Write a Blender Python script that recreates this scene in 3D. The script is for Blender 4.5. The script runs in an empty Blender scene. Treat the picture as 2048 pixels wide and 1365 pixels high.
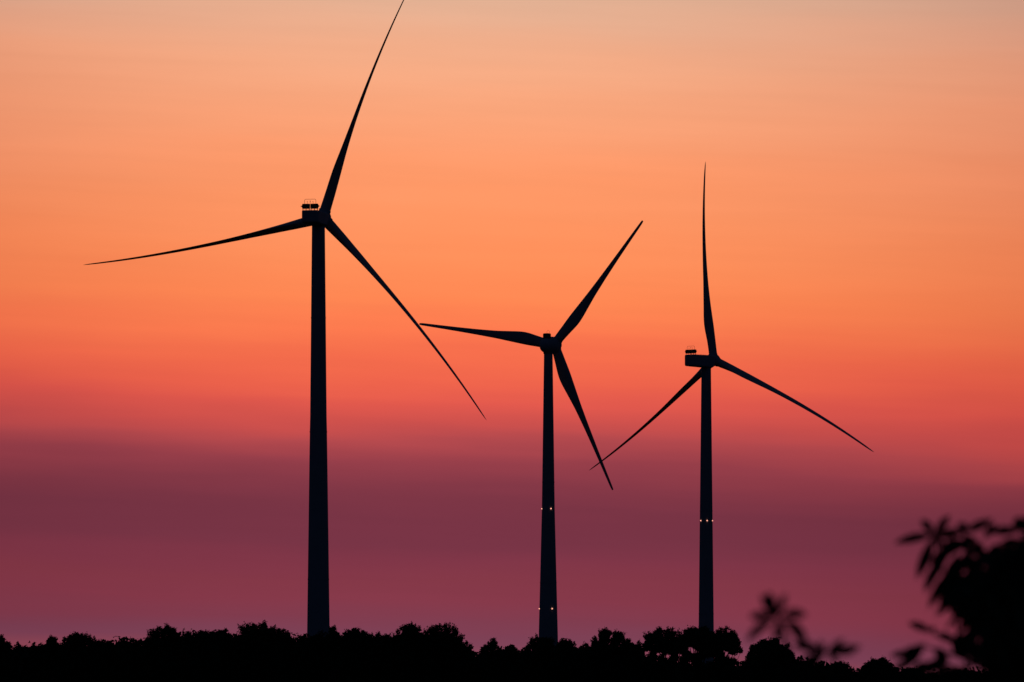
import bpy, math, random
import numpy as np
from mathutils import Vector

SC = bpy.context.scene
COL = SC.collection
R = math.radians

# ------------------------------------------------------------------ camera
EYE = 1.7                                   # eye height over the field
FPX = 200 / 36 * 2048                       # focal length in photo pixels
HZ = 1385                                   # photo row of the true horizon
cam_d = bpy.data.cameras.new('camera')
cam = bpy.data.objects.new('camera', cam_d)
COL.objects.link(cam)
cam.location = (0, 0, EYE)
cam.rotation_euler = (R(90), 0, 0)
cam_d.sensor_width = 36
cam_d.lens = 200
cam_d.shift_y = (HZ - 682.5) / 2048
cam_d.clip_start = .5
cam_d.clip_end = 60000
cam_d.dof.use_dof = True                    # the near shrub is out of focus
cam_d.dof.focus_distance = 1500
cam_d.dof.aperture_fstop = 6.8
SC.camera = cam

# ------------------------------------------------------------------ view
vs = SC.view_settings
vs.view_transform = 'Standard'
vs.look = 'None'
vs.exposure = 0
vs.gamma = 1
vs.use_curve_mapping = False

# ------------------------------------------------------------------ world: afterglow sky
def lin(c):
    c = c / 255
    return c / 12.92 if c <= .04045 else ((c + .055) / 1.055) ** 2.4

W = bpy.data.worlds.new('World')
SC.world = W
W.use_nodes = True
nt = W.node_tree
nt.nodes.clear()
def nd(t, **kw):
    n = nt.nodes.new(t)
    for k, v in kw.items():
        setattr(n, k, v)
    return n
def mth(op, a, b=None, c=None, clamp=False):
    n = nd('ShaderNodeMath', operation=op, use_clamp=clamp)
    for i, v in enumerate((a, b, c)):
        if v is None: continue
        if isinstance(v, (int, float)): n.inputs[i].default_value = v
        else: nt.links.new(v, n.inputs[i])
    return n.outputs[0]
tc = nd('ShaderNodeTexCoord')
sep = nd('ShaderNodeSeparateXYZ')
nt.links.new(tc.outputs['Generated'], sep.inputs[0])
dx, dy, dz = sep.outputs
hyp = mth('SQRT', mth('ADD', mth('MULTIPLY', dx, dx), mth('MULTIPLY', dy, dy)))
el = mth('DIVIDE', dz, mth('MAXIMUM', hyp, .0001))          # tangent of the elevation
az = mth('ARCTAN2', dx, dy)                                 # 0 = towards the sunset, + to the right
# long level streaks of thin cloud: stretched noise in (azimuth, elevation)
def streak(kx, ky, seed, detail=3.0, rough=.5):
    cv = nd('ShaderNodeCombineXYZ')
    nt.links.new(mth('MULTIPLY', az, kx), cv.inputs[0])
    nt.links.new(mth('MULTIPLY', mth('ADD', el, mth('MULTIPLY', az, .035)), ky), cv.inputs[1])
    cv.inputs[2].default_value = seed
    n = nd('ShaderNodeTexNoise')
    n.inputs['Scale'].default_value = 1
    n.inputs['Detail'].default_value = detail
    n.inputs['Roughness'].default_value = rough
    nt.links.new(cv.outputs[0], n.inputs['Vector'])
    return mth('SUBTRACT', n.outputs['Fac'], .5)
s1 = streak(9, 60, 3.1)
s2 = streak(14, 190, 7.7)
s3 = streak(30, 620, 1.3)
warp = mth('ADD', mth('MULTIPLY', s1, .011), mth('MULTIPLY', s2, .0030))
elw = mth('ADD', mth('ADD', el, warp), mth('MULTIPLY', az, .031))
STOPS = [(-2200, (46, 52, 78)), (-900, (120, 112, 122)), (-300, (196, 160, 144)), (0, (226, 176, 147)),
         (60, (236, 174, 141)), (130, (246, 171, 132)), (220, (250, 164, 121)), (320, (254, 156, 109)),
         (420, (255, 149, 98)), (510, (255, 142, 89)), (600, (255, 134, 82)), (670, (252, 121, 78)),
         (720, (245, 107, 75)), (765, (238, 97, 75)), (808, (225, 86, 76)), (858, (204, 77, 76)),
         (892, (179, 70, 77)), (935, (150, 59, 74)), (985, (127, 51, 70)), (1030, (117, 48, 69)),
         (1085, (117, 49, 70)), (1125, (127, 52, 73)), (1160, (130, 54, 72)), (1205, (133, 56, 75)), (1245, (129, 59, 79)),
         (1285, (123, 65, 87)), (1325, (146, 73, 89)), (1375, (122, 60, 78)), (1400, (14, 12, 16))]
E0, E1 = (HZ - 1400) / FPX, (HZ + 2200) / FPX
mr = nd('ShaderNodeMapRange')
mr.inputs['From Min'].default_value = E0
mr.inputs['From Max'].default_value = E1
nt.links.new(elw, mr.inputs['Value'])
ramp = nd('ShaderNodeValToRGB')
cr = ramp.color_ramp
cr.interpolation = 'LINEAR'
for i, (v, c) in enumerate(sorted(STOPS, key=lambda q: -q[0])):
    p = ((HZ - v) / FPX - E0) / (E1 - E0)
    e = cr.elements[i] if i < 2 else cr.elements.new(min(1, p))
    e.position = min(1, max(0, p))
    e.color = (lin(c[0]), lin(c[1]), lin(c[2]), 1)
nt.links.new(mr.outputs[0], ramp.inputs[0])
# the glow fades away on either side of the sunset, and is gone behind the viewer
azc = mth('DIVIDE', mth('ADD', az, .008), .215)
glow = mth('POWER', 2.718, mth('MULTIPLY', mth('MULTIPLY', azc, azc), -1))
mod = mth('ADD', 1.0, mth('ADD', mth('MULTIPLY', s2, .09), mth('MULTIPLY', s3, .055)))
# away from the centre of the glow the light also reddens
gv = nd('ShaderNodeCombineXYZ')
nt.links.new(glow, gv.inputs[0])
nt.links.new(mth('POWER', glow, 1.45), gv.inputs[1])
nt.links.new(mth('POWER', glow, 1.35), gv.inputs[2])
tint = nd('ShaderNodeVectorMath', operation='MULTIPLY')
nt.links.new(ramp.outputs[0], tint.inputs[0])
nt.links.new(gv.outputs[0], tint.inputs[1])
bg1 = nd('ShaderNodeBackground')
nt.links.new(tint.outputs[0], bg1.inputs[0])
nt.links.new(mod, bg1.inputs[1])
# the physical twilight sky: the dim blue light from the rest of the dome
sky = nd('ShaderNodeTexSky', sky_type='NISHITA')
sky.sun_disc = False
sky.sun_elevation = R(-4)
sky.sun_rotation = R(0)
bg2 = nd('ShaderNodeBackground')
bg2.inputs[1].default_value = .05
nt.links.new(sky.outputs[0], bg2.inputs[0])
ad = nd('ShaderNodeAddShader')
nt.links.new(bg1.outputs[0], ad.inputs[0])
nt.links.new(bg2.outputs[0], ad.inputs[1])
# night-blue dome away from the glow
bg3 = nd('ShaderNodeBackground')
bg3.inputs[0].default_value = (.17, .36, 1, 1)
nt.links.new(mth('MULTIPLY', mth('SUBTRACT', 1.0, glow), .0145), bg3.inputs[1])
ad2 = nd('ShaderNodeAddShader')
nt.links.new(ad.outputs[0], ad2.inputs[0])
nt.links.new(bg3.outputs[0], ad2.inputs[1])
out = nd('ShaderNodeOutputWorld')
nt.links.new(ad2.outputs[0], out.inputs[0])

# ------------------------------------------------------------------ sun: last red light behind the turbines
sl = bpy.data.lights.new('sun', 'SUN')
sl.energy = .03
sl.angle = R(.5)
sl.color = (1, .45, .25)
so = bpy.data.objects.new('sun', sl)
COL.objects.link(so)
so.rotation_euler = (R(-89), 0, 0)          # light travels from +Y towards the viewer, almost level

# ------------------------------------------------------------------ helpers
def px(u, v, Y):
    """a point at depth Y seen at photo pixel (u, v)"""
    return np.array([(u - 1024) / FPX * Y, Y, EYE + (HZ - v) / FPX * Y])

def tag(o, label=None, cat=None, group=None, kind=None):
    if label: o['label'] = label
    if cat: o['category'] = cat
    if group: o['group'] = group
    if kind: o['kind'] = kind
    return o

def empty(name, loc):
    o = bpy.data.objects.new(name, None)
    COL.objects.link(o)
    o.location = loc
    o.empty_display_size = .5
    return o

def mesh_obj(name, verts, faces, mat, parent=None, smooth=False):
    me = bpy.data.meshes.new(name)
    me.from_pydata([tuple(map(float, v)) for v in verts], [], faces)
    me.update()
    if smooth:
        me.polygons.foreach_set('use_smooth', [True] * len(me.polygons))
    me.materials.append(mat)
    o = bpy.data.objects.new(name, me)
    COL.objects.link(o)
    if parent: o.parent = parent
    return o

def array_obj(name, V, nper, mat, parent=None):
    """V: (n, nper, 3) array of n separate polygons of nper corners"""
    n = len(V)
    me = bpy.data.meshes.new(name)
    me.vertices.add(n * nper)
    me.vertices.foreach_set('co', V.reshape(-1).astype(np.float32))
    me.loops.add(n * nper)
    me.loops.foreach_set('vertex_index', np.arange(n * nper, dtype=np.int32))
    me.polygons.add(n)
    me.polygons.foreach_set('loop_start', np.arange(0, n * nper, nper, dtype=np.int32))
    me.polygons.foreach_set('loop_total', np.full(n, nper, dtype=np.int32))
    me.update(calc_edges=True)
    me.validate()
    me.materials.append(mat)
    o = bpy.data.objects.new(name, me)
    COL.objects.link(o)
    if parent: o.parent = parent
    return o

class MB:
    """collects rings / tubes / boxes into one mesh"""
    def __init__(s): s.v = []; s.f = []
    def rings(s, rs, cap=True):
        b = len(s.v); n = len(rs[0])
        for r in rs: s.v += [tuple(p) for p in r]
        for i in range(len(rs) - 1):
            for k in range(n):
                k2 = (k + 1) % n
                s.f.append((b + i * n + k, b + i * n + k2, b + (i + 1) * n + k2, b + (i + 1) * n + k))
        if cap:
            s.f.append(tuple(b + k for k in range(n))[::-1])
            s.f.append(tuple(b + (len(rs) - 1) * n + k for k in range(n)))
    def tube(s, pts, rad, n=8):
        pts = [np.array(p, float) for p in pts]
        if isinstance(rad, (int, float)): rad = [rad] * len(pts)
        rs = []
        for i, p in enumerate(pts):
            d = pts[min(i + 1, len(pts) - 1)] - pts[max(i - 1, 0)]
            d = d / (np.linalg.norm(d) + 1e-9)
            h = np.array([0, 0, 1.]) if abs(d[2]) < .9 else np.array([1., 0, 0])
            x = np.cross(d, h); x /= np.linalg.norm(x)
            y = np.cross(d, x)
            rs.append([p + rad[i] * (math.cos(a) * x + math.sin(a) * y) for a in [2 * math.pi * k / n for k in range(n)]])
        s.rings(rs)
    def build(s, name, mat, parent=None, smooth=True):
        return mesh_obj(name, s.v, s.f, mat, parent, smooth)

# ------------------------------------------------------------------ materials
def material(name, col, rough=.6, spec=.3, noise=None, metallic=0):
    """principled with a procedural two-tone noise; noise = (scale, detail, second colour)"""
    m = bpy.data.materials.new(name)
    m.use_nodes = True
    t = m.node_tree
    b = t.nodes['Principled BSDF']
    b.inputs['Roughness'].default_value = rough
    b.inputs['Metallic'].default_value = metallic
    b.inputs['Specular IOR Level'].default_value = spec
    if noise:
        n = t.nodes.new('ShaderNodeTexNoise')
        n.inputs['Scale'].default_value = noise[0]
        n.inputs['Detail'].default_value = noise[1]
        g = t.nodes.new('ShaderNodeTexCoord')
        t.links.new(g.outputs['Object'], n.inputs['Vector'])
        r = t.nodes.new('ShaderNodeValToRGB')
        r.color_ramp.elements[0].position = .35
        r.color_ramp.elements[1].position = .65
        r.color_ramp.elements[0].color = (*col, 1)
        r.color_ramp.elements[1].color = (*noise[2], 1)
        t.links.new(n.outputs['Fac'], r.inputs[0])
        t.links.new(r.outputs[0], b.inputs['Base Color'])
    else:
        b.inputs['Base Color'].default_value = (*col, 1)
    return m

M_PAINT = material('turbine_paint', (.55, .56, .57), .6, .2, (.25, 4, (.50, .51, .52)))
M_BLADE = material('blade_gelcoat', (.56, .57, .58), .55, .2, (.3, 3, (.52, .53, .54)))
M_DARK = material('cooler_metal', (.10, .10, .11), .6, .3, (3, 3, (.07, .07, .08)))
M_STEEL = material('galvanised_steel', (.30, .31, .32), .5, .4, (5, 3, (.24, .25, .26)), .6)
M_BARK = material('bark', (.06, .045, .035), .9, .1, (6, 5, (.035, .027, .02)))
M_LEAF = [material('tree_leaf_%s' % n, a, .8, .05, (.6, 3, b)) for n, a, b in
          (('oak', (.075, .100, .042), (.095, .118, .050)), ('ash', (.088, .110, .052), (.070, .092, .040)),
           ('thorn', (.080, .095, .052), (.105, .115, .066)))]
M_THICKET = material('thicket_leaf', (.048, .062, .028), .85, .05, (.3, 4, (.065, .078, .034)))
M_SHRUB = material('shrub_leaf', (.060, .080, .030), .6, .15, (12, 3, (.085, .085, .038)))
M_TWIG = material('green_twig', (.07, .06, .035), .8, .1, (20, 3, (.05, .045, .025)))
M_GROUND = material('field_grass', (.055, .060, .025), .95, .05, (.08, 8, (.085, .080, .040)))
def emit(name, col, s):
    m = bpy.data.materials.new(name)
    m.use_nodes = True
    b = m.node_tree.nodes['Principled BSDF']
    b.inputs['Base Color'].default_value = (.3, .05, .04, 1)
    b.inputs['Emission Color'].default_value = (*col, 1)
    b.inputs['Emission Strength'].default_value = s
    return m
M_LAMP = emit('obstruction_lamp', (1, .40, .28), 1.7)

# ------------------------------------------------------------------ ground
gs = 30000
g = mesh_obj('ground', [(-gs, -gs, 0), (gs, -gs, 0), (gs, gs, 0), (-gs, gs, 0)], [(0, 1, 2, 3)], M_GROUND)
tag(g, 'dark flat field stretching to the horizon', 'ground', kind='structure')

# ------------------------------------------------------------------ wind turbines
PROFA = dict(s=[.02, .05, .10, .15, .20, .28, .40, .55, .70, .85, .95, .985, 1.0],
             c=[3.2, 3.2, 3.5, 3.95, 4.1, 3.6, 2.9, 2.25, 1.75, 1.3, .95, .6, .12],
             t=[3.2, 3.1, 2.55, 1.9, 1.45, 1.05, .72, .48, .33, .22, .14, .09, .03],
             tw=[14, 14, 14, 13, 11, 8, 5.5, 3.5, 2, .8, 0, -.3, -.5],
             rd=[1, .95, .55, .2, .05, 0, 0, 0, 0, 0, 0, 0, 0])
PROFB = dict(s=[.02, .06, .12, .20, .25, .32, .42, .55, .70, .85, .95, .985, 1.0],
             c=[3.4, 3.5, 3.8, 4.35, 4.3, 3.8, 3.0, 2.3, 1.75, 1.35, 1.1, .95, .7],
             t=[3.4, 3.1, 2.4, 1.7, 1.4, 1.05, .75, .5, .34, .24, .17, .13, .08],
             tw=[15, 15, 14, 12, 10, 8, 5.5, 3.5, 2, .8, 0, -.3, -.5],
             rd=[1, .9, .45, .1, 0, 0, 0, 0, 0, 0, 0, 0, 0])

def blade_rings(prof, Rr, pitch, pb, a, d, cone, ex, sag, cmul, tmul, n=28):
    t = np.cross(d, a)
    D = d * math.cos(cone) + a * math.sin(cone)
    pd = math.cos(pitch) * a - math.sin(pitch) * t
    S = np.concatenate([np.linspace(.02, .3, 30), np.linspace(.3, .94, 26)[1:], [.955, .97, .98, .99, .996, 1.]])
    ps = np.array(prof['s'])
    C_ = np.array(prof['c']) * np.interp(ps, [.06, .17, .4, .85], [1, *cmul])
    T_ = np.array(prof['t']) * np.interp(ps, [.05, .2], [1, tmul])
    def sm(arr, s):
        h = .022 if .06 < s < .9 else 0
        return sum(w * np.interp(s + o * h, ps, arr) for o, w in ((-1.5, .15), (-.75, .2), (0, .3), (.75, .2), (1.5, .15)))
    out = []
    for s in S:
        c, th = sm(C_, s), sm(T_, s)
        tw, rd = math.radians(sm(prof['tw'], s)), sm(prof['rd'], s)
        q = pitch + tw
        L = math.cos(q) * t + math.sin(q) * a
        N = np.cross(D, L)
        cen = Rr * s * D + pd * pb * s ** ex + np.array([0, 0, -sag]) * s ** 2 * math.hypot(d[0], d[1])
        pa = .5 * rd + .33 * (1 - rd)
        ring = []
        for k in range(n):
            u = 2 * math.pi * k / n
            x = .5 * (1 - math.cos(u))
            sg = 1 if u < math.pi else -1
            xx = max(x, 1e-6)
            ya = sg * 5 * (.2969 * math.sqrt(xx) - .126 * xx - .3516 * xx ** 2 + .2843 * xx ** 3 - .1036 * xx ** 4)
            y = rd * .5 * math.sin(u) + (1 - rd) * ya
            ring.append(cen + L * c * (pa - x) + N * th * y)
        out.append(ring)
    return out

def frame(psi, tilt):
    a = np.array([math.sin(psi) * math.cos(tilt), math.cos(psi) * math.cos(tilt), math.sin(tilt)])
    e1 = np.array([math.cos(psi), -math.sin(psi), 0])
    e2 = np.cross(e1, a)
    return a, e1, (e2 if e2[2] > 0 else -e2)

def rbox_ring(c, ex, ey, hw, hh, r, n=5):
    """rounded rectangle in the plane (ex, ey) around c"""
    pts = []
    for (sx, sy, a0) in ((1, 1, 0), (-1, 1, 90), (-1, -1, 180), (1, -1, 270)):
        for k in range(n):
            an = math.radians(a0 + 90 * k / (n - 1))
            pts.append(c + ex * (sx * (hw - r) + r * math.cos(an)) + ey * (sy * (hh - r) + r * math.sin(an)))
    return pts

def lathe(c, a, e1, e2, prof, n=36):
    """prof = [(distance along a, radius)]"""
    return [[c + a * x + (e1 * math.cos(2 * math.pi * k / n) + e2 * math.sin(2 * math.pi * k / n)) * max(r, .002) for k in range(n)] for x, r in prof]

UP = np.array([0, 0, 1.])
def turbine(label, Y, u_tower, par, prof, taper, lights, kind, drop=0, hs=1):
    psi, phi, Rr, pb, cone, hu, hv, pitch, ci, cm, co, ts, ex, tilt, sag, q0, q1, q2 = par
    base = px(u_tower, HZ, Y); base[2] = 0
    root = empty('wind_turbine', base)
    tag(root, label, 'wind turbine', 'wind turbines standing behind the trees')
    a, e1, e2 = frame(psi, tilt)
    oh = (hu - u_tower) / FPX * Y / math.sin(psi)                    # hub overhang along the axis
    hub = px(hu, hv, Y + oh * math.cos(psi)) - base
    # tower
    H = hub[2] - (2.0 if kind == 'box' else 2.3)
    zs = list(np.linspace(0, H, 40))
    def rad(z): return float(np.interp(z, [q[0] for q in taper], [q[1] for q in taper]))
    mb = MB()
    n = 48
    prof_t = [(z, rad(z)) for z in zs]
    mb.rings([[np.array([r * math.cos(2 * math.pi * k / n), r * math.sin(2 * math.pi * k / n), z]) for k in range(n)] for z, r in prof_t])
    tower = mb.build('tower', M_PAINT, root)
    # flange rings between the tower sections
    for zf in ((H * .25, H * .56, H * .8) if kind == 'box' else (H * .33, H * .62)):
        m2 = MB(); r = rad(zf)
        m2.rings([[np.array([q * math.cos(2 * math.pi * k / n), q * math.sin(2 * math.pi * k / n), z]) for k in range(n)]
                  for z, q in ((zf - .16, r - .1), (zf - .15, r + .07), (zf + .15, r + .07), (zf + .16, r - .1))], cap=False)
        m2.build('flange_ring', M_PAINT, tower, False)
    # service door at the foot
    r = rad(1.5)
    ring = []
    for yy, dep in ((-r + .02, 0), (-r - .07, 0)):
        ring.append(rbox_ring(np.array([0, yy, 2.0]), np.array([1., 0, 0]), UP, .5, 1.1, .3))
    m2 = MB(); m2.rings(ring); m2.build('door', M_DARK, tower, False)
    for v, an in lights:
        z = EYE + (HZ - v) / FPX * Y
        r = rad(z); an = R(an)
        dv = np.array([math.sin(an), -math.cos(an), 0])
        m2 = MB()
        c = dv * (r - .04) + UP * z
        tv = np.array([math.cos(an), math.sin(an), 0])
        m2.rings(lathe(c, dv, tv, UP, [(0, .21), (.14, .21), (.24, .17), (.30, .10), (.32, .01)], 14))
        m2.build('obstruction_light', M_LAMP, tower)
    ah = np.array([math.sin(psi), math.cos(psi), 0]); sh = np.array([math.cos(psi), -math.sin(psi), 0])
    axis0 = hub - a * oh / math.cos(tilt)                            # rotor axis over the tower centre
    if kind == 'box':
        mb = MB()
        cz = axis0[2] - .1 - drop
        st = []
        L = 11.2
        for x, hw, hh, rr, dz in ((-L, 2.0, 1.5, .7, .12), (-L + .12, 2.28, 1.84, .5, .08), (-L + .5, 2.4, 1.98, .35, .05), (-L + 4, 2.4, 2.0, .3, .02),
                                  (1.2, 2.4, 2.1, .4, .0), (2.3, 2.3, 2.1, .9, .02), (oh - 1.75, 2.1, 2.05, 1.5, .1)):
            st.append(rbox_ring(np.array([0, 0, cz + dz]) + ah * x + UP * (0.0 if x < 1 else .02 * x + drop * min(1, (x - 1) / 2)), sh, UP, hw, hh * hs, rr))
        mb.rings(st)
        nac = mb.build('nacelle', M_PAINT, root, False)
        # yaw bearing collar
        mb = MB(); r = rad(H)
        mb.rings(lathe(np.array([0, 0, H - .9]), UP, np.array([1., 0, 0]), np.array([0, 1., 0]), [(0, r + .02), (.1, r + .16), (.9, r + .16), (1.0, r)], 40))
        mb.build('yaw_collar', M_PAINT, nac)
        # cooler: two radiator panels on short feet across the rear of the roof
        top = cz + .05 + 2.0 * hs
        rc = ah * (-L + .9)
        mb = MB()
        for sx in (-1, 1):
            c = rc + sh * sx * 1.24 + UP * (top + .42 + .72)
            mb.rings([rbox_ring(c + ah * dx_, sh, UP, w, h, .18) for dx_, w, h in ((-.33, 1.06, .66), (-.28, 1.11, .71), (.28, 1.11, .71), (.33, 1.06, .66))])
            for fx in (-.95, 0, .95):
                p = c + sh * fx
                mb.tube([p - UP * .6, p - UP * 1.24], .09)
            # louvre ribs on the panel faces
            for k in range(5):
                zz = -.5 + .25 * k
                mb.tube([c + sh * -.98 + UP * zz + ah * -.36, c + sh * .98 + UP * zz + ah * -.36], .035, 6)
            # side bumper
            mb.rings(lathe(c + sh * sx * 1.08, sh * sx, ah, UP, [(0, .5), (.12, .34), (.34, .10), (.62, .03)], 12))
        mb.tube([rc + sh * -2.2 + UP * (top + .3), rc + sh * 2.2 + UP * (top + .3)], .035)
        mb.build('cooler', M_DARK, nac, False)
        # pale post in the gap between the panels
        mb = MB(); p = rc + UP * top
        mb.tube([p - UP * .05, p + UP * 1.95], .03)
        mb.tube([p + UP * 1.95, p + UP * 2.5], .045)
        mb.rings(lathe(p + UP * 2.45, UP, sh, ah, [(0, .03), (.05, .11), (.26, .11), (.32, .02)], 10))
        mb.build('wind_sensor', M_STEEL, nac)
        for sx in (-.85, .85):
            mb = MB(); p = rc + sh * sx + UP * (top + 1.9)
            mb.tube([p, p + UP * .72], .04)
            mb.tube([p + UP * .5 - sh * .12, p + UP * .72 + sh * .0], .05)
            mb.build('wind_sensor', M_STEEL, nac)
        mb = MB()
        hp = []
        for (x, z) in ((-1.68, 0), (-1.68, 1.0), (-1.6, 1.2), (-1.4, 1.3), (1.4, 1.3), (1.6, 1.2), (1.68, 1.0), (1.68, 0)):
            hp.append(rc + sh * x + UP * (top + 1.88 + z))
        mb.tube(hp, .05)
        mb.build('guard_rail', M_STEEL, nac)
        # roof hatch rails and a small rear ladder rail
        mb = MB()
        for sx in (-1.5, 1.5):
            mb.tube([ah * -6.5 + sh * sx + UP * (top - .08), ah * -6.5 + sh * sx + UP * (top + .12), ah * 0 + sh * sx + UP * (top + .16), ah * 0 + sh * sx + UP * (top - .02)], .03)
        mb.build('roof_rail', M_STEEL, nac)
        # spinner
        mb = MB()
        mb.rings(lathe(hub, a, e1, e2, [(-1.9, 1.7), (-1.85, 2.15), (-1.6, 2.3), (.6, 2.35), (1.3, 2.2), (1.9, 1.85), (2.6, 1.4), (3.05, .8), (3.25, .02)]))
        spn = mb.build('spinner', M_PAINT, root)
    else:
        mb = MB()
        mb.rings(lathe(axis0, a, e1, e2, [(-4.1, .02), (-4.0, .8), (-3.6, 1.5), (-2.9, 2.15), (-2.0, 2.65), (-1.0, 2.95), (0, 3.1), (1.0, 3.15),
                                          (oh - 1.9, 3.1), (oh - 1.75, 2.6)]))
        nac = mb.build('nacelle', M_PAINT, root)
        mb = MB(); r = rad(H)
        mb.rings(lathe(np.array([0, 0, H - 1.3]), UP, np.array([1., 0, 0]), np.array([0, 1., 0]), [(0, r + .02), (.1, r + .2), (1.3, r + .26), (1.6, r)], 40))
        mb.build('yaw_collar', M_PAINT, nac)
        mb = MB()
        c = axis0 - ah * 1.2 + UP * 3.45
        mb.rings([rbox_ring(c + UP * z, sh, ah, hw, .9, .3) for z, hw in ((-1.0, 1.3), (.55, 1.28), (.8, 1.15), (.88, .9))])
        mb.build('cooler', M_DARK, nac, False)
        mb = MB()
        p = c + UP * .85 + sh * .5
        mb.tube([p - sh * .5, p - sh * .5 + UP * .7, p - sh * .3 + UP * 1.05, p + UP * 1.15, p + sh * .3 + UP * 1.05, p + sh * .5 + UP * .7, p + sh * .5], .035)
        mb.build('guard_rail', M_STEEL, nac)
        mb = MB(); p = axis0 + ah * 1.1 + UP * 3.0
        mb.tube([p, p + UP * .55], .06); mb.rings(lathe(p + UP * .5, UP, sh, ah, [(0, .03), (.05, .14), (.25, .14), (.3, .02)], 10))
        mb.build('wind_sensor', M_STEEL, nac)
        mb = MB()
        mb.rings(lathe(hub, a, e1, e2, [(-1.65, 2.2), (-1.6, 2.6), (-.5, 2.75), (.8, 2.6), (1.7, 2.2), (2.5, 1.6), (3.0, .9), (3.2, .02)]))
        spn = mb.build('spinner', M_PAINT, root)
    for k in range(3):
        ph = phi + k * 2 * math.pi / 3
        d = math.cos(ph) * e1 + math.sin(ph) * e2
        rings = blade_rings(prof, Rr, pitch + (q0, q1, q2)[k], pb, a, d, cone, ex, sag, (ci, cm, co), ts)
        mb = MB(); mb.rings([[p + hub for p in r_] for r_ in rings])
        bl = mb.build('blade', M_BLADE, root)
        # root collar where the blade meets the hub
        mb = MB()
        t = np.cross(d, a)
        r0 = prof['c'][0] / 2
        mb.rings(lathe(hub, d, t, a, [(1.6, r0 + .06), (1.7, r0 + .16), (2.35, r0 + .16), (2.45, r0 + .04)], 28))
        mb.build('root_collar', M_PAINT, bl)
    return root

turbine('largest wind turbine, standing still with thin feathered blades, its upper blade cut by the frame', 1661, 636.8,
        [.1977, 1.2681, 75.4084, 5.5005, .0571, 645.8174, 435.814, 1.3943, 1.3038, .9943, .9581, 1.3448, 2.4991, .0605, 1.2751, .1703, -.1424, -.0617],
        PROFA, [(0, 3.75), (17.5, 3.32), (78.4, 2.5), (78.6, 2.44), (138, 1.9)], [], 'box', .55, .9)
turbine('middle wind turbine with broad blades, an egg-shaped nacelle and two rows of tower lights', 2070, 1096.6,
        [.4581, .8824, 57.0151, .491, .0369, 1108.7615, 690.2581, -.0779, 1.1164, .9589, .8892, 1.0002, 2.3337, .0952, .2769, 0, 0, 0],
        PROFB, [(0, 3.95), (21.7, 3.5), (68.5, 2.34), (124.5, 1.58)], [(1018, -80), (1018, 24), (1218, -82), (1218, 25)], 'egg')
turbine('right-hand wind turbine with one blade pointing straight up and one row of tower lights', 2170, 1412.4,
        [.6348, 1.6811, 75.8076, 6.2637, .0526, 1427.3685, 720.8072, 1.4041, 1.3485, 1.0758, 1.0436, 1.1092, 2.3969, .0915, 1.4216, .066, .0048, -.1211],
        PROFA, [(0, 3.2), (27.4, 2.88), (67.5, 2.44), (125, 1.83)], [(1042, -58), (1042, 6), (1042, 72)], 'box', .25, 1.1)

# ------------------------------------------------------------------ trees
def leaves(rng, P, size, outward, bias=.6):
    """one bent six-cornered leaf spray at each point of P, facing roughly outward"""
    n = len(P)
    d = rng.normal(size=(n, 3)); d /= np.linalg.norm(d, axis=1)[:, None]
    nrm = outward * bias + rng.normal(size=(n, 3)) * .7
    nrm /= np.linalg.norm(nrm, axis=1)[:, None]
    x = np.cross(nrm, d); x /= np.linalg.norm(x, axis=1)[:, None] + 1e-9
    y = np.cross(nrm, x)
    s = size * rng.uniform(.55, 1.3, n)[:, None]
    w = s * rng.uniform(.35, .65, n)[:, None]
    c = rng.uniform(-.25, .25, (n, 1)) * s
    return np.stack([P - x * s * .5, P - x * s * .15 + y * w * .5 + nrm * c, P + x * s * .25 + y * w * .42 + nrm * c, P + x * s * .55,
                     P + x * s * .2 - y * w * .45, P - x * s * .2 - y * w * .5], axis=1)

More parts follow.
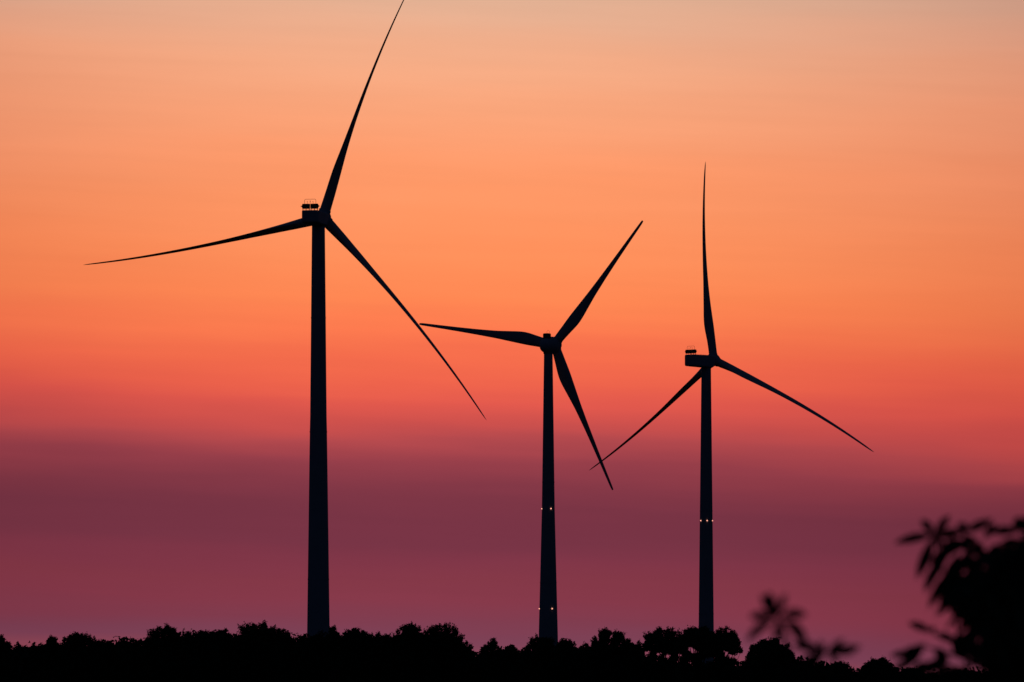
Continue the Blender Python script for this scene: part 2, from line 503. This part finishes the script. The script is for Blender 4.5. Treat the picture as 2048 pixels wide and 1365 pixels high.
def tree(label, u, vtop, hw, Y, seed, dense=1.0, gaps=0.0, spiky=0.45, flat=1.1, leaf=.25, mat=0, lean=0.0, group='trees along the field edge', name='tree'):
    rng = np.random.default_rng(seed)
    c = px(u, HZ, Y)
    base = np.array([c[0], Y, 0])
    hw *= 1.1; gaps *= .8
    root = empty(name, base)
    tag(root, label, 'bush' if name == 'bush' else 'tree', group)
    rx = hw / FPX * Y
    top = EYE + (HZ - vtop) / FPX * Y
    zlow = .12 * top if name == 'bush' else max(.2 * top, min(.4 * top, top - 2.3 * rx - 1.5))
    zc = zlow + (top - zlow) * .42
    hu_, hd = top - zc, zc - zlow
    cr = max(.32, .10 * rx + .17)                    # clump radius
    ncl = int(50 + 62 * rx)
    # openings through the crown where the sky shows
    holes = [(rng.uniform(-.75, .75) * rx, 0, zc + rng.uniform(-.7, .35) * hd, cr + rng.uniform(.12, .42)) for k in range(int(gaps * 22))]
    C = []
    while len(C) < ncl:
        th = rng.uniform(0, 2 * math.pi)
        sz = rng.uniform(-.8, 1)
        rr = rng.uniform(.86, 1) if rng.random() < .62 else rng.uniform(.2, .9)
        # superellipse dome
        hz = (1 - abs(sz) ** (1.7 + flat)) ** (1 / (1.75 + .6 * flat))
        p = np.array([math.cos(th) * hz * rr * (rx - cr * .7) , math.sin(th) * hz * rr * (rx - cr * .7) * .9,
                      sz * ((hu_ - cr * rng.uniform(.5, 1.6)) if sz > 0 else hd) * (rr if sz > 0 else 1) + zc])
        p[:2] *= rng.uniform(.86, 1.05)
        p[0] += lean * (p[2] - zc)
        if any((p[0] - h[0]) ** 2 + ((p[2] - h[2]) * 1.2) ** 2 < h[3] ** 2 for h in holes): continue
        C.append(p)
    C = np.array(C)
    L = []
    for p in C:
        r = cr * rng.uniform(.6, 1.15)
        m = int(140 * dense * (r / .75) ** 1.6 * (.30 / leaf) ** 1.5) + 14
        q = rng.normal(size=(m, 3)); q /= np.linalg.norm(q, axis=1)[:, None]
        q = q * (rng.uniform(.25, 1, m) ** .6)[:, None]
        pos = p + q * r * np.array([1.1, 1.1, .8])
        L.append(leaves(rng, pos, leaf, q))
        # shoots that stick out of the clump
        for k in range(int(1.5 + 5 * spiky + rng.random())):
            dr = q[rng.integers(m)] * .8 + np.array([0, 0, .55 + .4 * spiky])
            dr /= np.linalg.norm(dr)
            ln = r * rng.uniform(.9, 1.35 + .9 * spiky)
            tt = rng.uniform(.4, 1, 11 + int(9 * spiky))
            pos = p + dr * ln * tt[:, None] + rng.normal(size=(len(tt), 3)) * .10
            L.append(leaves(rng, pos, leaf * .85, np.tile(dr, (len(tt), 1)), .2))
    # inner foliage that closes the body of the crown
    if dense > .5:
        nf = int(2400 * (rx / 3) ** 1.5)
        q = rng.normal(size=(nf, 3)); q /= np.linalg.norm(q, axis=1)[:, None]
        q *= (rng.uniform(0, 1, nf) ** .4)[:, None]
        pos = q * np.array([rx * .78, rx * .7, 1])
        pos[:, 2] = np.where(q[:, 2] > 0, q[:, 2] * hu_ * .80, q[:, 2] * hd * .95) + zc
        pos[:, 0] += lean * (pos[:, 2] - zc)
        for h in holes:
            pos = pos[(pos[:, 0] - h[0]) ** 2 + ((pos[:, 2] - h[2]) * 1.2) ** 2 > (h[3] * 1.0) ** 2]
        L.append(leaves(rng, pos, .55, np.tile(np.array([0, -.6, .6]), (len(pos), 1)), .4))
    array_obj('crown', np.concatenate(L), 6, M_LEAF[mat], root)
    # trunk with limbs out to the clumps
    mb = MB()
    tr = .05 + .035 * top
    z1 = zlow + .45 * (top - zlow)
    bend = rng.normal(size=2) * .15
    tp = [np.array([bend[0] * math.sin(3 * f), bend[1] * f, -.2 + f * (z1 + .2)]) for f in (0, .04, .2, .45, .7, 1)]
    mb.tube(tp, [tr * 1.35, tr * 1.05, tr * .9, tr * .78, tr * .62, tr * .4], 10)
    for p in C[rng.permutation(len(C))[:16]]:
        f = rng.uniform(.35, .95)
        s = np.array([np.interp(f * z1, [q[2] for q in tp], [q[i] for q in tp]) for i in range(3)])
        mid = s * .5 + p * .5 + np.array([0, 0, -.15 * np.linalg.norm(p - s)])
        mb.tube([s, mid, p], [tr * .36, tr * .22, tr * .07], 6)
    mb.build('trunk', M_BARK, root)
    return root

TREES = [
    # label, u, vtop, hw, Y, options
    ('dark rounded tree cut off by the left edge of the frame', -12, 1265, 40, 860, {}),
    ('pale sparse bush just right of the tree at the left frame edge', 42, 1283, 17, 950, dict(dense=.35, spiky=.7, name='bush', mat=2)),
    ('low ragged bush in the dip right of the sparse bush', 76, 1284, 22, 900, dict(spiky=.5, name='bush')),
    ('narrow little tree leaning on the left flank of the domed tree', 104, 1272, 15, 880, dict(spiky=.3)),
    ('first domed tree from the left, wide with a slope to the right', 154, 1262, 42, 870, dict()),
    ('low shoulder-shaped tree sloping down from the first domed tree', 206, 1278, 34, 890, dict()),
    ('lowest tree in the saddle between the domed and the flat-topped tree', 262, 1278, 36, 880, dict(mat=1)),
    ('flat-topped tree with steep sides and tiny sky holes, left part of the row', 328, 1247, 41, 850, dict(flat=1.3, gaps=.25)),
    ('broad even-topped tree right of the flat-topped tree', 400, 1257, 40, 870, dict(flat=1.0, mat=1)),
    ('small tree with a knobbly top left of the highest rounded tree', 442, 1252, 26, 880, dict(flat=.8)),
    ('highest rounded tree in the left half, left of the biggest tower', 514, 1241, 50, 850, dict(flat=.9)),
    ('shoulder tree falling away right of the highest rounded tree', 566, 1256, 26, 880, dict()),
    ('small bush filling the gap left of the biggest tower foot', 604, 1266, 17, 900, dict(spiky=.4, name='bush')),
    ('tree standing right in front of the foot of the biggest tower', 640, 1263, 30, 870, dict(mat=1)),
    ('slim tuft-topped tree at the right edge of the biggest tower', 667, 1251, 13, 860, dict(spiky=.5)),
    ('spiky-topped tree right of the biggest tower', 712, 1254, 32, 880, dict(spiky=.8, gaps=.15)),
    ('softly rounded tree between the spiky tree and the twin-headed pair', 757, 1261, 32, 890, dict(mat=1)),
    ('left half of the tall twin-headed pair, with feathery outline', 822, 1245, 42, 850, dict(spiky=.5, gaps=.12)),
    ('right half of the tall twin-headed pair, with the higher top', 884, 1241, 44, 855, dict(spiky=.4, gaps=.12)),
    ('low shoulder tree dropping to the notch right of the twin-headed pair', 924, 1280, 25, 880, dict()),
    ('low spiky bush right of the deep notch, with one upright shoot', 984, 1278, 26, 900, dict(spiky=1.0, name='bush', mat=2)),
    ('small plain bush left of the middle tower foot', 1024, 1291, 18, 890, dict(name='bush')),
    ('tree covering the foot of the middle tower', 1082, 1271, 40, 870, dict(mat=1, flat=.7)),
    ('flat low tree just right of the middle tower foot', 1133, 1275, 26, 880, dict(flat=.9)),
    ('small upright bush between the flat low tree and the loose-topped tree', 1170, 1281, 18, 890, dict(spiky=.5, name='bush')),
    ('loose-topped tree with stray sprigs, midway between middle and right towers', 1222, 1258, 40, 870, dict(spiky=1.0, gaps=.2, dense=.8)),
    ('small dark tree in the dip left of the holed tree', 1270, 1281, 18, 890, dict()),
    ('big tree with pink sky showing through holes, left of the right tower', 1328, 1250, 46, 850, dict(gaps=.6, dense=.8, flat=1.2)),
    ('tree covering the foot of the right tower', 1396, 1248, 38, 860, dict(gaps=.6, flat=1.2, mat=1)),
    ('round-headed tree with an airy right edge, right of the right tower', 1446, 1254, 38, 855, dict(gaps=.6, dense=.8, flat=.8)),
    ('compact dense ball-shaped tree behind the blurred young shoots', 1540, 1271, 50, 850, dict(flat=.7, dense=1.2)),
    ('very low bush under the right blurred young shoot', 1632, 1335, 42, 880, dict(name='bush', mat=2)),
    ('small knoll-like bush right of the blurred young shoots', 1682, 1322, 24, 890, dict(name='bush')),
    ('small pointed tree left of the large blurred shrub', 1757, 1315, 34, 870, dict(spiky=.4)),
    ('low bush half hidden at the left foot of the large blurred shrub', 1824, 1337, 38, 880, dict(name='bush', mat=1)),
]
for i, (lab, u, vt, hw, Y, kw) in enumerate(TREES):
    tree(lab, u, vt, hw, Y, 100 + i, **kw)

# the thicket below and between the trees: one dark mass of undergrowth
def thicket():
    rng = np.random.default_rng(5)
    n = 56000
    prof_u = [-120, 0, 50, 90, 150, 230, 290, 400, 520, 600, 700, 850, 930, 955, 1040, 1150, 1260, 1330, 1450, 1490, 1590, 1650, 1720, 1760, 1850, 2200]
    prof_v = [1292, 1292, 1297, 1298, 1286, 1287, 1282, 1270, 1268, 1275, 1272, 1276, 1298, 1306, 1299, 1296, 1306, 1328, 1330, 1332, 1320, 1336, 1340, 1338, 1344, 1350]
    u = rng.uniform(-120, 2250, n)
    Y = rng.uniform(900, 985, n)
    vt = np.interp(u, prof_u, prof_v) + rng.normal(size=n) * 1.1 + 4 * np.sin(u * .11) + 3 * np.sin(u * .041 + 1) + 3 * np.sin(u * .23 + 2)
    ztop = EYE + (HZ - vt) / FPX * 940
    fr = np.arange(n) < 16000                  # small sprays along the top, large ones in the body
    z = np.where(fr, ztop - 1.3 * rng.uniform(0, 1, n) ** 1.3, (ztop - .9) * (1 - rng.uniform(0, 1, n) ** 1.1))
    X = (u - 1024) / FPX * 940
    P = np.stack([X, Y, np.maximum(z, .1)], 1)
    size = np.where(fr, .55, 1.65)[:, None]
    o = array_obj('undergrowth', leaves(rng, P, size, np.tile(np.array([0, -.5, .5]), (n, 1)), .5), 6, M_THICKET)
    tag(o, 'black continuous mass of undergrowth below and between the field-edge trees', 'undergrowth', kind='stuff')
thicket()

# ------------------------------------------------------------------ near plants, out of focus
YS = 16.0
def bez(p0, p1, p2, n):
    t = np.linspace(0, 1, n)[:, None]
    return (1 - t) ** 2 * p0 + 2 * t * (1 - t) * p1 + t ** 2 * p2

class Foliage:
    def __init__(s, seed): s.v = []; s.f = []; s.rng = np.random.default_rng(seed)
    def leaf(s, p0, p1, p2, w, roll=None):
        """lance-shaped leaflet along a curve, folded along its midrib"""
        n = 9
        P = bez(p0, p1, p2, n)
        T = np.gradient(P, axis=0); T /= np.linalg.norm(T, axis=1)[:, None] + 1e-9
        view = np.array([0, 1., 0])
        roll = s.rng.uniform(-.7, .7) if roll is None else roll
        b = len(s.v)
        for i in range(n):
            f = i / (n - 1)
            x = np.cross(T[i], view); x /= np.linalg.norm(x) + 1e-9
            y = np.cross(T[i], x)
            wd = x * math.cos(roll) + y * math.sin(roll)
            fold = -x * math.sin(roll) + y * math.cos(roll)
            h = w * .55 * max(.04, math.sin(math.pi * min(1, f ** 1.2)) ** .75)
            s.v += [tuple(P[i] + wd * h + fold * h * .3), tuple(P[i]), tuple(P[i] - wd * h + fold * h * .3)]
        for i in range(n - 1):
            k = b + i * 3
            s.f += [(k, k + 1, k + 4, k + 3), (k + 1, k + 2, k + 5, k + 4)]
    def whorl(s, c, axis, ln, w, k):
        """k leaflets spreading from the shoot tip c, drooping"""
        ax = axis / np.linalg.norm(axis)
        h = np.cross(ax, [0.3, 1, .2]); h /= np.linalg.norm(h); g_ = np.cross(ax, h)
        a0 = s.rng.uniform(0, 6.28)
        for i in range(k):
            an = a0 + 2 * math.pi * i / k + s.rng.normal() * .2
            d = (h * math.cos(an) + g_ * math.sin(an)) * s.rng.uniform(.7, 1) + ax * s.rng.uniform(.0, .5)
            l = ln * s.rng.uniform(.7, 1.15)
            p1 = c + d * l * .55 + UP * l * .08
            p2 = c + d * l * .95 - UP * l * s.rng.uniform(.15, .7)
            s.leaf(c, p1, p2, w * s.rng.uniform(.8, 1.15))

def shrub(label, base_u, Y, seed, leaflets, whorls, stems, group=None, name='shrub'):
    base = px(base_u, HZ, Y); base[2] = 0
    root = empty(name, base)
    tag(root, label, 'shrub' if name == 'shrub' else 'young plant', group)
    fo = Foliage(seed)
    for (pts, w, dY) in leaflets:
        q = [px(u, v, Y + d) - base for (u, v), d in zip(pts, (dY, dY + fo.rng.normal() * .01, dY + fo.rng.normal() * .03))]
        if len(q) == 2: q = [q[0], (q[0] + q[1]) / 2 + UP * .004, q[1]]
        fo.leaf(q[0], q[1], q[2], w / FPX * Y, fo.rng.uniform(-.35, .35))
    for (c, ax, ln, w, k) in whorls:
        fo.whorl(c - base, ax, ln, w, k)
    mesh_obj('foliage', fo.v, fo.f, M_SHRUB, root, True)
    mb = MB()
    for st, r0, r1 in stems:
        q = [np.array(p, float) - base for p in st]
        mb.tube(q, list(np.linspace(r0, r1, len(q))), 7)
    mb.build('stem', M_TWIG, root)
    return root

# large shrub at the right edge
def big_shrub():
    rng = np.random.default_rng(11)
    L = []
    def lf(*pts, w=22, dY=0.0): 
        p0 = np.array(pts[0]); L.append(([tuple(p0 + (np.array(p) - p0) * 1.08) for p in pts], w * .92, dY))
    A = (1868, 1070)
    lf(A, (1858, 1058), (1845, 1041), w=19); lf(A, (1880, 1052), (1897, 1033), w=19)
    lf(A, (1838, 1074), (1794, 1086), w=21); lf(A, (1856, 1106), (1835, 1152), w=23, dY=-.03); lf(A, (1854, 1114), (1838, 1146), w=24, dY=.03)
    lf(A, (1895, 1066), (1926, 1066), w=19); lf(A, (1880, 1084), (1893, 1104), w=14)
    B = (1928, 1064)
    lf(B, (1905, 1066), (1880, 1074), w=18); lf(B, (1926, 1056), (1922, 1046), w=22); lf(B, (1950, 1056), (1982, 1040), w=20); lf(B, (1934, 1078), (1938, 1096), w=16)
    lf((1968, 1078), (1976, 1066), (1990, 1049), w=18)
    D = (2042, 1062)
    lf(D, (2015, 1060), (1982, 1065), w=20); lf(D, (2040, 1050), (2034, 1036), w=26); lf(D, (2052, 1048), (2066, 1034), w=24); lf(D, (2075, 1060), (2110, 1066), w=22)
    lf((1948, 1092), (1905, 1078), (1886, 1108), w=24); lf((1940, 1092), (1884, 1096), (1868, 1130), w=24); lf((1900, 1110), (1868, 1136), (1853, 1182), w=23)
    lf((1912, 1134), (1884, 1160), (1860, 1212), w=24); lf((1916, 1106), (1912, 1136), (1893, 1164), w=30); lf((1922, 1160), (1900, 1176), (1884, 1216), w=28)
    lf((1930, 1150), (1905, 1160), (1893, 1200), w=26); lf((1945, 1200), (1925, 1215), (1912, 1240), w=24); lf((1940, 1190), (1916, 1196), (1902, 1222), w=22)
    lf((1950, 1210), (1935, 1235), (1922, 1255), w=20); lf((1960, 1240), (1950, 1270), (1930, 1292), w=26)
    E = (1866, 1266)
    lf(E, (1846, 1256), (1820, 1247), w=18); lf(E, (1864, 1260), (1862, 1254), w=18); lf(E, (1890, 1276), (1908, 1280), w=20)
    lf((1850, 1288), (1836, 1296), (1812, 1326), w=24); lf((1842, 1292), (1822, 1302), (1806, 1316), w=22); lf((1868, 1298), (1880, 1302), (1890, 1330), w=24)
    lf((1822, 1306), (1805, 1306), (1782, 1312), w=16); lf((1840, 1316), (1812, 1330), (1790, 1334), w=18); lf((1905, 1286), (1918, 1280), (1930, 1276), w=26)
    lf((1900, 1284), (1918, 1296), (1926, 1318), w=26); lf((1930, 1266), (1946, 1292), (1948, 1330), w=22); lf((1985, 1290), (1972, 1310), (1966, 1332), w=22)
    lf((1860, 1326), (1846, 1332), (1826, 1352), w=26); lf((1900, 1318), (1880, 1322), (1860, 1340), w=28); lf((1880, 1322), (1866, 1330), (1852, 1346), w=26)
    # body of the shrub: whorls of leaves on every shoot
    poly_u = [(1102, 1972, 2000), (1130, 1964, 2330), (1160, 1956, 2330), (1200, 1946, 2330), (1230, 1952, 2330), (1260, 1985, 2330), (1300, 2016, 2330), (1345, 2020, 2330)]
    Wh = []
    vv = [p[0] for p in poly_u]
    for i in range(270):
        v = rng.uniform(1108, 1345)
        lo = np.interp(v, vv, [p[1] for p in poly_u]); hi = np.interp(v, vv, [p[2] for p in poly_u])
        u = lo + rng.normal() * 16 + (hi - lo) * rng.random() ** 1.5
        if abs(u - 2010) < 26 and v < 1166 - abs(u - 2010) * 1.0: continue
        if (u - 2000) ** 2 + ((v - 1335) * 1.2) ** 2 < 26 ** 2: continue
        y = YS + rng.uniform(-.35, .6)
        Wh.append((px(u, v, y), np.array([rng.normal() * .5 - .2, rng.normal() * .6 - .2, 1]), 0.115, .021, int(rng.integers(5, 8))))
    for i in range(60):                       # the shoulder that rises at the frame edge
        u = rng.uniform(2044, 2300); v = rng.uniform(1118, 1150) - min(34, (u - 2036) * 1.2)
        Wh.append((px(u, v, YS + rng.uniform(-.3, .4)), np.array([rng.normal() * .4, rng.normal() * .4, 1]), .11, .021, 6))
    for i in range(170):                      # lower body, mostly below the frame
        u = rng.uniform(1850, 2400); v = rng.uniform(1362, 2300)
        Wh.append((px(u, v, YS + rng.uniform(-.4, .6)), np.array([rng.normal() * .5, rng.normal() * .5, 1]), .10, .034, 6))
    for i in range(26):                       # skirt along the bottom of the frame
        u = rng.uniform(1880, 2060); v = rng.uniform(1350, 1385)
        Wh.append((px(u, v, YS + rng.uniform(-.2, .3)), np.array([rng.normal() * .5, rng.normal() * .5, 1]), .09, .021, 6))
    b = px(2060, HZ, YS); b[2] = 0
    S = []
    for tgt in ((1868, 1072), (1928, 1066), (2042, 1064), (1960, 1095), (2005, 1140), (2100, 1100), (1930, 1160), (1955, 1235), (2180, 1110), (2260, 1130)):
        p = px(*tgt, YS)
        m1 = b * .6 + p * .4; m1[0] = b[0] * .85 + p[0] * .15; m2 = b * .25 + p * .75; m2[0] = b[0] * .5 + p[0] * .5
        S.append(([b + np.array([rng.normal() * .05, rng.normal() * .05, -.05]), m1, m2, p], .014, .0028))
    for tgt, fr in (((1866, 1268), (2010, 1345)), ((1845, 1292), (1990, 1350)), ((1860, 1326), (1960, 1360))):
        p = px(*tgt, YS); q = px(*fr, YS)
        S.append(([b, q, (q + p) / 2 + UP * .012, p], .012, .0026))
    return shrub('large leafy shrub, blurred and black, filling the lower right corner', 2060, YS, 21, L, Wh, S)
big_shrub()

# two young shoots left of it
def shoots():
    L = []
    def lf(*pts, w=21, dY=0.0): 
        p0 = np.array(pts[0]); L.append(([tuple(p0 + (np.array(p) - p0) * 1.13) for p in pts], w * .92, dY))
    lf((1554, 1237), (1540, 1215), (1526, 1195), w=22); lf((1552, 1236), (1545, 1212), (1538, 1190), w=22); lf((1550, 1235), (1541, 1224), (1535, 1212), w=16, dY=.05)
    lf((1550, 1236), (1528, 1232), (1504, 1233), w=21); lf((1553, 1234), (1562, 1214), (1569, 1192), w=15); lf((1558, 1235), (1580, 1224), (1608, 1232), w=21)
    lf((1550, 1244), (1524, 1246), (1499, 1282), w=20); lf((1560, 1244), (1592, 1244), (1606, 1292), w=24); lf((1556, 1245), (1550, 1262), (1552, 1284), w=14)
    b = px(1590, HZ, 13.0); b[2] = 0
    S = [([b, px(1592, 1420, 13.0), px(1580, 1330, 13.0), px(1570, 1280, 13.0), px(1555, 1236, 13.0)], .009, .0065)]
    shrub('taller blurred young shoot with one whorl of drooping leaves, before the ball-shaped tree', 1590, 13.0, 31, L, [], S, 'blurred young shoots', 'young_shoot')
    L.clear()
    lf((1650, 1303), (1622, 1292), (1592, 1292), w=22); lf((1650, 1303), (1682, 1304), (1714, 1293), w=24); lf((1650, 1304), (1632, 1316), (1612, 1340), w=28)
    lf((1648, 1302), (1644, 1292), (1640, 1284), w=14); lf((1654, 1300), (1672, 1292), (1684, 1280), w=13); lf((1640, 1308), (1624, 1316), (1608, 1322), w=22); lf((1655, 1306), (1668, 1316), (1672, 1330), w=13)
    b = px(1640, HZ, 13.4); b[2] = 0
    S = [([b, px(1630, 1420, 13.4), px(1626, 1345, 13.4), px(1650, 1303, 13.4)], .009, .006)]
    shrub('lower blurred young shoot with leaves spread flat, right of the taller shoot', 1640, 13.4, 32, L, [], S, 'blurred young shoots', 'young_shoot')
shoots()
